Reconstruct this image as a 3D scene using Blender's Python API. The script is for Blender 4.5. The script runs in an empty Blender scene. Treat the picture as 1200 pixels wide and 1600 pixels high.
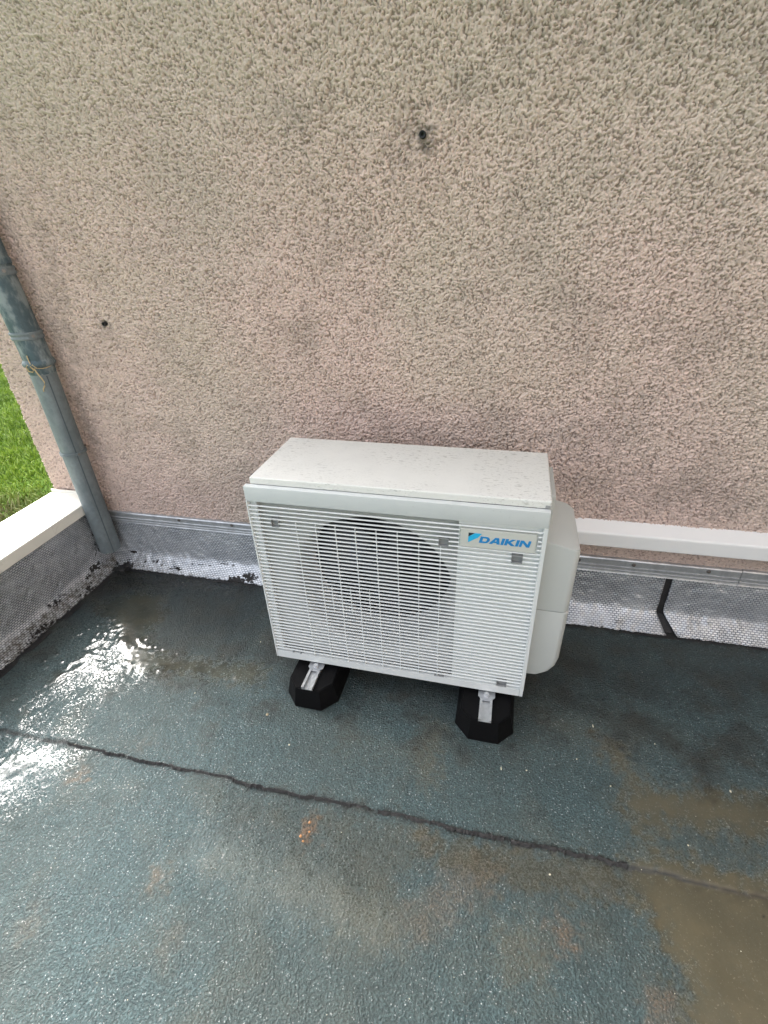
import bpy, bmesh, math, random
import numpy as np
from mathutils import Vector, Matrix, Euler
C = bpy.context.scene.collection
S = bpy.context.scene
random.seed(7); RNG = np.random.default_rng(11)

# ---------------------------------------------------------------- camera
cd = bpy.data.cameras.new('camera'); cam = bpy.data.objects.new('camera', cd); C.objects.link(cam)
S.camera = cam
cam.location = (0.72014, -1.78376, 1.49729)
cam.rotation_euler = (1.03761, 0.035957, 0.226321)
cd.sensor_fit = 'VERTICAL'; cd.sensor_height = 24.0; cd.lens = 24.0*772.92/1600
cd.clip_start = 0.02; cd.clip_end = 2000
S.render.resolution_x = 768; S.render.resolution_y = 1024
# ---------------------------------------------------------------- sky, sun, exposure
SUN_ELEV, SUN_AZ = math.radians(37), math.radians(-127)      # azimuth from -y towards +x: the veiled sun stands to the left, beyond the house corner
sd = Vector((math.sin(SUN_AZ)*math.cos(SUN_ELEV), -math.cos(SUN_AZ)*math.cos(SUN_ELEV), math.sin(SUN_ELEV)))
w = bpy.data.worlds.new('World'); S.world = w; w.use_nodes = True
nt = w.node_tree; nt.nodes.clear()
sky = nt.nodes.new('ShaderNodeTexSky'); sky.sky_type = 'NISHITA'; sky.sun_disc = False
sky.sun_elevation = SUN_ELEV; sky.sun_rotation = math.atan2(sd.x, sd.y)
sky.air_density = 1.0; sky.dust_density = 7.0; sky.ozone_density = 1.0
hs = nt.nodes.new('ShaderNodeHueSaturation'); hs.inputs['Saturation'].default_value = 0.34
bg = nt.nodes.new('ShaderNodeBackground'); bg.inputs['Strength'].default_value = 0.15
wo = nt.nodes.new('ShaderNodeOutputWorld')
nt.links.new(sky.outputs[0], hs.inputs['Color']); nt.links.new(hs.outputs[0], bg.inputs[0]); nt.links.new(bg.outputs[0], wo.inputs[0])
ld = bpy.data.lights.new('sun', 'SUN'); ld.energy = 0.5; ld.angle = math.radians(38); ld.color = (1, .99, .97)
sun = bpy.data.objects.new('sun', ld); C.objects.link(sun); sun.location = (0, 0, 6)
sun.rotation_euler = (-sd).to_track_quat('-Z', 'Y').to_euler()
S.view_settings.view_transform = 'Standard'; S.view_settings.look = 'None'
S.view_settings.gamma = 1; S.view_settings.use_curve_mapping = False
S.view_settings.exposure = 2.2

# ---------------------------------------------------------------- helpers
def tag(o, label=None, cat=None, group=None, kind=None):
    if label: o['label'] = label
    if cat: o['category'] = cat
    if group: o['group'] = group
    if kind: o['kind'] = kind
    return o
def empty(name, loc, rz=0.0):
    o = bpy.data.objects.new(name, None); C.objects.link(o); o.location = loc; o.rotation_euler = (0, 0, rz)
    o.empty_display_size = .1
    return o
def obj(name, me, mat=None, parent=None, smooth=None):
    if isinstance(me, bmesh.types.BMesh):
        bm = me; bmesh.ops.recalc_face_normals(bm, faces=bm.faces)
        me = bpy.data.meshes.new(name); bm.to_mesh(me); bm.free()
    if mat is not None and len(me.materials) == 0: me.materials.append(mat)
    o = bpy.data.objects.new(name, me); C.objects.link(o)
    if parent: o.parent = parent
    if smooth is not None:
        me.polygons.foreach_set('use_smooth', [True]*len(me.polygons))
        try: me.set_sharp_from_angle(angle=math.radians(smooth))
        except Exception: pass
    return o
def box(bm, x0, x1, y0, y1, z0, z1, M=None):
    vs = [bm.verts.new((x, y, z)) for x in (x0, x1) for y in (y0, y1) for z in (z0, z1)]
    for f in ((0,1,3,2),(4,6,7,5),(0,4,5,1),(2,3,7,6),(0,2,6,4),(1,5,7,3)): bm.faces.new([vs[i] for i in f])
    if M is not None:
        for v in vs: v.co = M @ v.co
    return vs
def bbox(x0, x1, y0, y1, z0, z1, bev=0.0, seg=2):
    bm = bmesh.new(); box(bm, x0, x1, y0, y1, z0, z1)
    if bev: bmesh.ops.bevel(bm, geom=bm.edges[:], offset=bev, segments=seg, profile=.6, affect='EDGES')
    return bm
def tube(bm, pts, r, n=10, cap=True):
    pts = [Vector(p) for p in pts]; rings = []
    rs = r if isinstance(r, (list, tuple)) else [r]*len(pts)
    up = Vector((.3, .2, 1)).normalized()
    for i, p in enumerate(pts):
        t = (pts[min(i+1, len(pts)-1)]-pts[max(i-1, 0)])
        if t.length < 1e-9: t = Vector((0, 0, 1))
        t.normalize(); a = t.cross(up)
        if a.length < .05: a = t.cross(Vector((1, 0, 0)))
        a.normalize(); b = t.cross(a)
        rings.append([bm.verts.new(p+rs[i]*(math.cos(k*2*math.pi/n)*a+math.sin(k*2*math.pi/n)*b)) for k in range(n)])
    for A, B in zip(rings, rings[1:]):
        for k in range(n): bm.faces.new((A[k], A[(k+1) % n], B[(k+1) % n], B[k]))
    if cap: bm.faces.new(rings[0][::-1]); bm.faces.new(rings[-1])
def lathe(bm, prof, n=24, M=None, a0=0, a1=2*math.pi):
    full = abs(a1-a0-2*math.pi) < 1e-6; m = n if full else n+1; rings = []
    for r, z in prof:
        rings.append([bm.verts.new((r*math.cos(a0+(a1-a0)*k/n), r*math.sin(a0+(a1-a0)*k/n), z)) for k in range(m)])
    for A, B in zip(rings, rings[1:]):
        for k in range(n): bm.faces.new((A[k], A[(k+1) % m], B[(k+1) % m], B[k]))
    if M is not None:
        for R in rings:
            for v in R: v.co = M @ v.co
    return rings
def extrude_x(bm, prof, x0, x1, closed=True):     # prof: list of (y,z)
    A = [bm.verts.new((x0, y, z)) for y, z in prof]; B = [bm.verts.new((x1, y, z)) for y, z in prof]
    n = len(prof)
    for k in range(n if closed else n-1): bm.faces.new((A[k], A[(k+1) % n], B[(k+1) % n], B[k]))
    if closed: bm.faces.new(A[::-1]); bm.faces.new(B)
def extrude_z(bm, poly, z0, z1, taper=None):
    A = [bm.verts.new((x, y, z0)) for x, y in poly]; P = taper if taper else poly
    B = [bm.verts.new((x, y, z1)) for x, y in P]; n = len(poly)
    for k in range(n): bm.faces.new((A[k], A[(k+1) % n], B[(k+1) % n], B[k]))
    bm.faces.new(A[::-1]); bm.faces.new(B); return A, B
def grid_mesh(name, co, nu, nv, uv=None):          # co (nu*nv,3) row major [i*nv+j]
    me = bpy.data.meshes.new(name)
    i, j = np.meshgrid(np.arange(nu-1), np.arange(nv-1), indexing='ij')
    a = (i*nv+j).ravel(); q = np.stack([a, a+nv, a+nv+1, a+1], 1).astype(np.int32)
    me.vertices.add(nu*nv); me.vertices.foreach_set('co', co.astype(np.float32).ravel())
    me.loops.add(q.size); me.loops.foreach_set('vertex_index', q.ravel())
    me.polygons.add(len(q)); me.polygons.foreach_set('loop_start', np.arange(0, q.size, 4, dtype=np.int32))
    me.polygons.foreach_set('loop_total', np.full(len(q), 4, dtype=np.int32))
    me.polygons.foreach_set('use_smooth', np.ones(len(q), dtype=bool))
    me.update(); me.validate()
    if uv is not None:
        l = me.uv_layers.new(name='uv'); l.data.foreach_set('uv', uv.astype(np.float32)[q.ravel()].ravel())
    return me
def band_noise(nx, ny, step, lo, hi, rng):         # band-passed noise, wavelengths lo..hi metres, unit variance
    f = np.fft.rfft2(rng.standard_normal((nx, ny)))
    kx = np.fft.fftfreq(nx, step)[:, None]; ky = np.fft.rfftfreq(ny, step)[None, :]
    k = np.sqrt(kx*kx+ky*ky)+1e-9
    f *= np.exp(-(k*lo*.5)**2)*(1-np.exp(-(k*hi)**2))
    r = np.fft.irfft2(f, s=(nx, ny)); return r/(r.std()+1e-12)
def poly_mask(X, Y, poly, soft):                   # 1 inside, falling over `soft` metres
    d = np.full(X.shape, 1e9); ins = np.zeros(X.shape, bool); n = len(poly)
    for k in range(n):
        x0, y0 = poly[k]; x1, y1 = poly[(k+1) % n]; ex, ey = x1-x0, y1-y0
        t = np.clip(((X-x0)*ex+(Y-y0)*ey)/(ex*ex+ey*ey+1e-12), 0, 1)
        d = np.minimum(d, np.hypot(X-x0-t*ex, Y-y0-t*ey))
        c = ((y0 > Y) != (y1 > Y)) & (X < (x1-x0)*(Y-y0)/((y1-y0) if y1 != y0 else 1e-9)+x0); ins ^= c
    s = np.where(ins, d, -d)
    t = np.clip(s/soft*.5+.5, 0, 1); return t*t*(3-2*t)

# ---------------------------------------------------------------- materials
class NB:
    def __init__(s, name):
        s.m = bpy.data.materials.new(name); s.m.use_nodes = True; s.t = s.m.node_tree; s.t.nodes.clear()
        s.out = s.t.nodes.new('ShaderNodeOutputMaterial'); s.b = s.t.nodes.new('ShaderNodeBsdfPrincipled')
        s.t.links.new(s.b.outputs[0], s.out.inputs[0]); s.tc = s.t.nodes.new('ShaderNodeTexCoord')
    def n(s, typ, ins=None, **kw):
        n = s.t.nodes.new(typ)
        for k, v in kw.items(): setattr(n, k, v)
        for k, v in (ins or {}).items(): s.set(n.inputs[k], v)
        return n
    def set(s, i, v):
        if isinstance(v, bpy.types.NodeSocket): s.t.links.new(v, i)
        else:
            if isinstance(v, (tuple, list)) and len(v) == 3 and i.type == 'RGBA': v = (*v, 1)
            i.default_value = v
    def p(s, **kw):
        for k, v in kw.items(): s.set(s.b.inputs[k.replace('_', ' ')], v)
        return s
    def noise(s, scale, detail=3, rough=.55, vec=None, off=0, sc=(1, 1, 1)):
        mp = s.n('ShaderNodeMapping', {'Vector': vec or s.tc.outputs['Object'], 'Location': (off, off*1.3, off*.7), 'Scale': sc})
        return s.n('ShaderNodeTexNoise', {'Vector': mp.outputs[0], 'Scale': scale, 'Detail': detail, 'Roughness': rough}).outputs['Fac']
    def ramp(s, v, a, b, lo=0., hi=1.):
        return s.n('ShaderNodeMapRange', {'Value': v, 'From Min': a, 'From Max': b, 'To Min': lo, 'To Max': hi}, interpolation_type='SMOOTHSTEP').outputs[0]
    def mix(s, f, a, b):
        n = s.n('ShaderNodeMix', data_type='RGBA'); s.set(n.inputs[0], f); s.set(n.inputs[6], a); s.set(n.inputs[7], b); return n.outputs[2]
    def mul(s, a, b, op='MULTIPLY'):
        n = s.n('ShaderNodeMath', operation=op); s.set(n.inputs[0], a); s.set(n.inputs[1], b); return n.outputs[0]
    def attr(s, name): return s.n('ShaderNodeAttribute', attribute_name=name).outputs['Fac']
    def bump(s, h, dist, strength=1., prev=None):
        ins = {'Height': h, 'Distance': dist, 'Strength': strength}
        if prev: ins['Normal'] = prev
        return s.n('ShaderNodeBump', ins).outputs[0]

def mat_stucco():
    m = NB('roughcast_render')
    big = m.noise(1.1, 3, off=3); mid = m.noise(5, 4, off=9); fine = m.noise(75, 3, .6)
    c = m.mix(m.ramp(big, .35, .65), (.675, .560, .480), (.725, .565, .505))
    c = m.mix(m.ramp(mid, .45, .75, 0, .30), c, (.29, .25, .21))
    c = m.mix(m.ramp(fine, .3, .6, .25, 0), c, (.26, .205, .17))
    sep = m.n('ShaderNodeSeparateXYZ', {0: m.tc.outputs['Object']})
    # lens shading painted in: upper render greyed, with its own uneven boundary
    zz = m.mul(sep.outputs[2], m.ramp(m.noise(1.6, 4, off=21), .2, .8, -.5, .5), 'ADD')
    c = m.mix(m.ramp(zz, 1.1, 2.3, 0, .55), c, (.58, .515, .445))
    # splash dirt near the flashing
    c = m.mix(m.ramp(m.mul(sep.outputs[2], m.ramp(m.noise(7, 4, off=5), .3, .7, -.08, .08), 'ADD'), .62, .36, 0, .18), c, (.15, .115, .085))
    # moss / soot specks sitting in the pits
    sp = m.ramp(m.noise(38, 3, .6, off=14), .66, .74, 0, .45)
    c = m.mix(sp, c, (.10, .10, .085))
    cav = m.attr('pit_shade')
    c = m.mix(m.ramp(cav, .45, 1.0, .0, .50), c, (.15, .115, .095))  # pits darkened in the colour: painted shade that sharpens the relief
    st = m.attr('stain'); c = m.mix(m.mul(st, m.ramp(m.noise(22, 4, off=2), .25, .7, .5, 1)), c, (.09, .085, .07))
    m.p(Base_Color=c, Roughness=.93, Specular_IOR_Level=.25, Normal=m.bump(m.noise(90, 2, .5), .0030, .5))
    return m.m
def mat_plain_stucco():
    m = NB('plain_roughcast'); c = m.mix(m.ramp(m.noise(2, 3), .3, .7), (.39, .315, .26), (.33, .28, .235))
    m.p(Base_Color=c, Roughness=.95, Normal=m.bump(m.noise(60, 4, .7), .012, 1)); return m.m
def mat_roof():
    m = NB('mineral_roofing_felt')
    W = m.attr('water'); mud = m.attr('mud'); rust = m.attr('rust'); dark = m.attr('grime'); pale = m.attr('pale'); damp_shade = m.attr('damp_shade')
    g1 = m.noise(175, 2, .5); g2 = m.noise(430, 2, .6, off=7)
    g = m.mul(m.mul(g1, .68), m.mul(g2, .32), 'ADD')
    vo = m.n('ShaderNodeTexVoronoi', {'Vector': m.tc.outputs['Object'], 'Scale': 420.}, feature='F1')
    gc = m.n('ShaderNodeSeparateColor', {0: vo.outputs['Color']}).outputs[0]
    big = m.noise(2.3, 5, .6, off=2); mid = m.noise(11, 5, .65, off=4)
    c = m.mix(gc, (.038, .070, .074), (.100, .158, .165))
    c = m.mix(m.ramp(gc, .968, .985), c, (.46, .50, .50))  # bright granules, doubling as glints painted into the colour
    c = m.mix(m.ramp(g, .42, .56, .55, 0), c, (.018, .030, .032))
    c = m.mix(m.ramp(big, .40, .66, 0, .38), c, (.066, .074, .062))
    c = m.mix(m.ramp(mid, .5, .72, 0, .40), c, (.040, .050, .044))
    c = m.mix(m.mul(pale, m.ramp(mid, .3, .6, .3, .75)), c, (.17, .20, .19))
    c = m.mix(m.mul(mud, .92), c, m.mix(m.ramp(mid, .3, .7), (.125, .103, .060), (.165, .135, .078)))
    c = m.mix(m.mul(rust, m.ramp(g, .40, .56, .25, .72)), c, (.27, .145, .065))
    c = m.mix(dark, c, (.010, .009, .008))
    c = m.mix(m.mul(damp_shade, .86), c, m.mix(m.ramp(mid, .3, .7), (.011, .016, .017), (.026, .023, .016)))
    gh = m.ramp(g, .30, .70)
    lvl = m.n('ShaderNodeMath', operation='MAXIMUM'); m.set(lvl.inputs[0], m.mul(gh, W, 'SUBTRACT')); m.set(lvl.inputs[1], 0.)      # granules standing out of level water
    under = m.ramp(m.mul(W, gh, 'SUBTRACT'), -.03, .10)          # 1 where the film of water covers the granules
    c = m.mix(m.mul(under, .35), c, (.020, .024, .022))
    rough = m.n('ShaderNodeMapRange', {'Value': under, 'From Min': 0., 'From Max': 1., 'To Min': .50, 'To Max': .15}).outputs[0]
    rough = m.mul(m.mul(rough, m.mul(damp_shade, -.10), 'ADD'), m.mul(m.mul(mud, under), .06), 'ADD')
    nb = m.bump(lvl.outputs[0], .0040, 1.)
    m.p(Base_Color=c, Roughness=rough, Specular_IOR_Level=.45, Normal=nb); return m.m
def mat_paint(name, col, rough=.4, dirt=.25, dcol=(.25, .24, .21), bumps=.0):
    m = NB(name); n = m.noise(9, 5, .65); f = m.noise(110, 3, .6, off=3)
    c = m.mix(m.ramp(n, .45, .8, 0, dirt), col, tuple(x*.72 for x in col))
    c = m.mix(m.ramp(f, .64, .74, 0, dirt), c, dcol)
    m.p(Base_Color=c, Roughness=m.ramp(n, .3, .8, rough, rough+.15))
    if bumps: m.p(Normal=m.bump(m.noise(600, 2), bumps, .6))
    return m.m
def mat_lid():
    m = NB('dusty_lid_paint'); n = m.noise(14, 5, .7)
    # dried rain spots: elongated dabs of grey dust
    v = m.noise(125, 2, .5, sc=(.38, 1, 1)); v2 = m.noise(260, 2, .6, off=4, sc=(.5, 1, 1)); reg = m.noise(4.5, 3, off=8)
    s = m.mul(m.ramp(v, .58, .68), m.ramp(reg, .36, .56))
    s2 = m.mul(m.ramp(v2, .57, .66), m.ramp(reg, .28, .56))
    c = m.mix(m.ramp(n, .3, .8, 0, .35), (.66, .665, .635), (.55, .555, .53))
    c = m.mix(m.mul(s, .55), c, (.30, .30, .28)); c = m.mix(m.mul(s2, .4), c, (.33, .33, .31))
    m.p(Base_Color=c, Roughness=.5, Normal=m.bump(m.noise(380, 2), .0006, .7)); return m.m
def mat_foil():
    m = NB('embossed_aluminium_foil')
    br = m.n('ShaderNodeTexBrick', {'Vector': m.tc.outputs['UV'], 'Scale': 10., 'Mortar Size': .020, 'Mortar Smooth': .35,
             'Brick Width': .15, 'Row Height': .092, 'Color1': (1, 1, 1, 1), 'Color2': (.88, .88, .88, 1), 'Mortar': (0, 0, 0, 1)})
    e = m.n('ShaderNodeSeparateColor', {0: br.outputs['Color']}).outputs[0]
    dirt = m.attr('dirt'); tar = m.attr('tar')
    n = m.noise(16, 5, .7); sm = m.noise(4, 4, .6, off=6, sc=(.4, 1, 1.6))
    c = m.mix(m.ramp(n, .3, .75), (.80, .82, .84), (.62, .64, .67))
    c = m.mix(m.mul(m.ramp(e, 0, .9, .92, 0), m.ramp(m.noise(9, 4, .65, off=12), .32, .62, .55, 1)), c, (.13, .15, .18))
    c = m.mix(m.ramp(sm, .40, .70, 0, .45), c, (.28, .30, .33))
    dn = m.noise(55, 5, .7, off=3)
    df = m.ramp(m.mul(dirt, m.ramp(dn, .25, .75, -.28, .28), 'ADD'), .25, 1.0)
    c = m.mix(df, c, m.mix(m.ramp(n, .4, .7), (.085, .075, .055), (.15, .13, .10)))
    c = m.mix(m.mul(m.mul(m.ramp(e, 0, .9, 1, 0), df), .75), c, (.025, .026, .028))
    tf = m.ramp(m.mul(tar, m.ramp(dn, .25, .75, -.5, .5), 'ADD'), .42, .56)
    c = m.mix(tf, c, (.012, .010, .009))
    met = m.mul(m.mul(m.ramp(df, 0, 1, .62, .22), m.ramp(tf, 0, 1, 1, 0)), 1.)
    ro = m.mul(m.ramp(n, .3, .7, .32, .50), m.mul(m.mul(df, .35), m.mul(tf, .2), 'ADD'), 'ADD')
    nb = m.bump(e, .0011, .75); nb = m.bump(m.noise(14, 3, .6, off=9), .012, .6, nb)
    nb = m.bump(m.mul(tf, m.noise(200, 2), 'MULTIPLY'), .004, .9, nb)
    m.p(Base_Color=c, Metallic=met, Roughness=ro, Normal=nb); return m.m
def mat_metal(name, col, rough, metallic=.9, patina=None, pf=.5):
    m = NB(name); n = m.noise(18, 5, .65, sc=(1, 1, .5)); n2 = m.noise(60, 4, .6, off=5)
    c = m.mix(m.ramp(n2, .35, .7, 0, .5), col, tuple(x*.75 for x in col))
    if patina: c = m.mix(m.ramp(n, .42, .62, 0, pf), c, patina)
    m.p(Base_Color=c, Metallic=metallic, Roughness=m.ramp(n, .3, .7, rough, rough+.18), Normal=m.bump(n2, .0006, .6)); return m.m
def mat_tar():
    m = NB('bitumen'); m.p(Base_Color=m.mix(m.noise(90, 4), (.008, .008, .009), (.03, .028, .027)), Roughness=.38, Normal=m.bump(m.noise(220, 4, .7), .004, 1)); return m.m
def mat_grass():
    m = NB('lawn_grass'); r = m.n('ShaderNodeObjectInfo').outputs['Random']
    n = m.noise(1.1, 4); a = m.attr('tint'); gn = m.n('ShaderNodeNewGeometry').outputs['Random Per Island']
    c = m.mix(m.ramp(gn, 0, 1), (.13, .22, .025), (.30, .40, .06))
    c = m.mix(m.ramp(n, .45, .75, 0, .55), c, (.030, .085, .012))
    c = m.mix(m.mul(a, m.ramp(gn, 0, 1, .4, 1)), c, (.20, .175, .085))
    m.p(Base_Color=c, Roughness=.6); return m.m
def mat_ground():
    m = NB('lawn_soil'); n = m.noise(.6, 6, .65); n2 = m.noise(6, 5, .7, off=3)
    c = m.mix(m.ramp(n, .35, .65), (.070, .125, .020), (.10, .165, .030)); c = m.mix(m.ramp(n2, .5, .7, 0, .6), c, (.060, .105, .018))
    m.p(Base_Color=c, Roughness=1., Specular_IOR_Level=.05, Normal=m.bump(n2, .08, 1)); return m.m

M_STUCCO = mat_stucco(); M_PLAIN = mat_plain_stucco(); M_ROOF = mat_roof(); M_FOIL = mat_foil(); M_TAR = mat_tar()
M_LID = mat_lid()
M_CASE = mat_paint('ivory_casing', (.52, .53, .51), .42, .10)
M_GRILLE = mat_paint('grille_plastic', (.68, .705, .70), .42, .12, (.33, .34, .33))
M_BAND = mat_paint('grille_band', (.56, .59, .59), .42, .22, (.30, .32, .32))
M_BACK = mat_paint('grille_backing', (.27, .28, .28), .6, .15)
M_PLATE = mat_paint('badge_plate_paint', (.54, .55, .51), .45, .04)
M_COVER = mat_paint('cover_plastic', (.49, .51, .495), .45, .06)
M_BELL = mat_paint('bell_mouth_paint', (.40, .41, .40), .5, .15)
M_DARK = mat_paint('dark_plastic', (.018, .019, .021), .5, .2, (.05, .05, .05))
M_FAN = mat_paint('fan_plastic', (.030, .033, .038), .4, .3, (.06, .06, .06))
M_COIL = mat_metal('coil_fins', (.03, .032, .035), .5, .5)
M_RUBBER = mat_paint('black_rubber', (.005, .005, .0055), .55, .3, (.03, .03, .03), .0006)
[n for n in M_RUBBER.node_tree.nodes if n.type == 'BSDF_PRINCIPLED'][0].inputs['Specular IOR Level'].default_value = .10
M_ALU = mat_metal('aluminium_rail', (.70, .71, .72), .33, .85)
M_ALUF = mat_metal('flashing_rail_metal', (.60, .62, .64), .36, .75, (.42, .43, .45), .6)
M_ZINC = mat_metal('weathered_zinc', (.20, .235, .25), .55, .25, (.12, .15, .165), .5)
M_ZINC2 = mat_metal('patinated_zinc', (.075, .115, .135), .5, .25, (.30, .34, .35), .8)
M_DZ = mat_metal('dark_zinc_seam', (.09, .115, .13), .6, .2)
M_STEEL = mat_metal('steel_screw', (.30, .29, .28), .4, .9, (.12, .08, .06), .6)
M_WHITE = mat_paint('white_lacquered_aluminium', (.80, .80, .79), .28, .04, (.5, .5, .48))
M_CAP = mat_paint('cream_white_lacquer', (.80, .785, .72), .26, .04, (.5, .5, .45))
M_TWINE = mat_paint('dry_twine', (.55, .42, .24), .8, .2)
M_BLUE = mat_paint('blue_print', (.012, .215, .52), .4, 0)
M_CYAN = mat_paint('cyan_print', (.02, .43, .74), .4, 0)
M_NAVY = mat_paint('dark_print', (.016, .030, .045), .4, 0)
M_GRASS = mat_grass(); M_SOIL = mat_ground()

GZ = -3.3                                         # lawn level below the flat roof
# ================================================================ the setting
bm = bmesh.new(); box(bm, -500, 500, -500, 500, GZ-1, GZ)
tag(obj('lawn_ground', bm, M_SOIL), kind='structure')
def make_grass():
    # blades in tufts over the part of the garden that shows past the house corner
    N = 120000
    P = np.stack([RNG.uniform(-28, -4.0, N*3), RNG.uniform(-3.0, 22, N*3)], 1)
    # keep the wedge beyond the parapet as it is seen over the coping
    wob = .8*np.sin(P[:, 0]*1.7)+.6*np.sin(P[:, 1]*2.3+1)
    core = (P[:, 1] < (-P[:, 0])*1.02-1.0) & (P[:, 1] > (-P[:, 0])*.42-.8)
    k = core | (RNG.uniform(0, 1, len(P)) < .16); P = P[k][:N]; N = len(P)
    cl = RNG.uniform(0, 1, N); h = RNG.uniform(.05, .13, N)*(1+.8*(cl > .93)); a = RNG.uniform(0, 2*np.pi, N); wd = RNG.uniform(.010, .022, N)
    bump = .06*np.sin(P[:, 0]*2.1+np.sin(P[:, 1]*1.3)*2)*np.sin(P[:, 1]*2.7+1)
    h = h*(1+bump*7)
    lean = RNG.uniform(.2, .9, N)*h; la = RNG.uniform(0, 2*np.pi, N)
    b = np.stack([P[:, 0], P[:, 1], np.full(N, GZ)], 1)
    s = np.stack([np.cos(a)*wd, np.sin(a)*wd, np.zeros(N)], 1)
    mid = b+np.stack([np.cos(la)*lean*.35, np.sin(la)*lean*.35, h*.6], 1); tip = b+np.stack([np.cos(la)*lean, np.sin(la)*lean, h], 1)
    v = np.stack([b-s, b+s, mid+s*.8, mid-s*.8, tip], 1).reshape(-1, 3)
    i = np.arange(N)[:, None]*5
    loops = np.concatenate([i+0, i+1, i+2, i+3, i+3, i+2, i+4], 1).ravel().astype(np.int32)
    me = bpy.data.meshes.new('grass_blades'); me.vertices.add(len(v)); me.vertices.foreach_set('co', v.astype(np.float32).ravel())
    me.loops.add(len(loops)); me.loops.foreach_set('vertex_index', loops)
    st = np.stack([np.arange(N)*7, np.arange(N)*7+4], 1).ravel().astype(np.int32)
    me.polygons.add(2*N); me.polygons.foreach_set('loop_start', st); me.polygons.foreach_set('loop_total', np.tile([4, 3], N).astype(np.int32))
    me.update(); me.validate()
    t = np.clip(1.35-np.hypot((P[:, 0]+8.9), (P[:, 1]-4.6))/1.0, 0, 1)
    at = me.attributes.new('tint', 'FLOAT', 'POINT'); at.data.foreach_set('value', np.repeat(t, 5).astype(np.float32))
    tag(obj('grass', me, M_GRASS), 'green lawn grass far below beyond the roof edge', 'grass', kind='stuff')
make_grass()
# the lower building that carries the flat roof
bm = bmesh.new(); box(bm, -1.43, 6, -5, -.02, GZ-.1, -.06)
tag(obj('lower_building', bm, M_PLAIN), 'lower rendered building under the flat roof', 'building')

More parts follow.
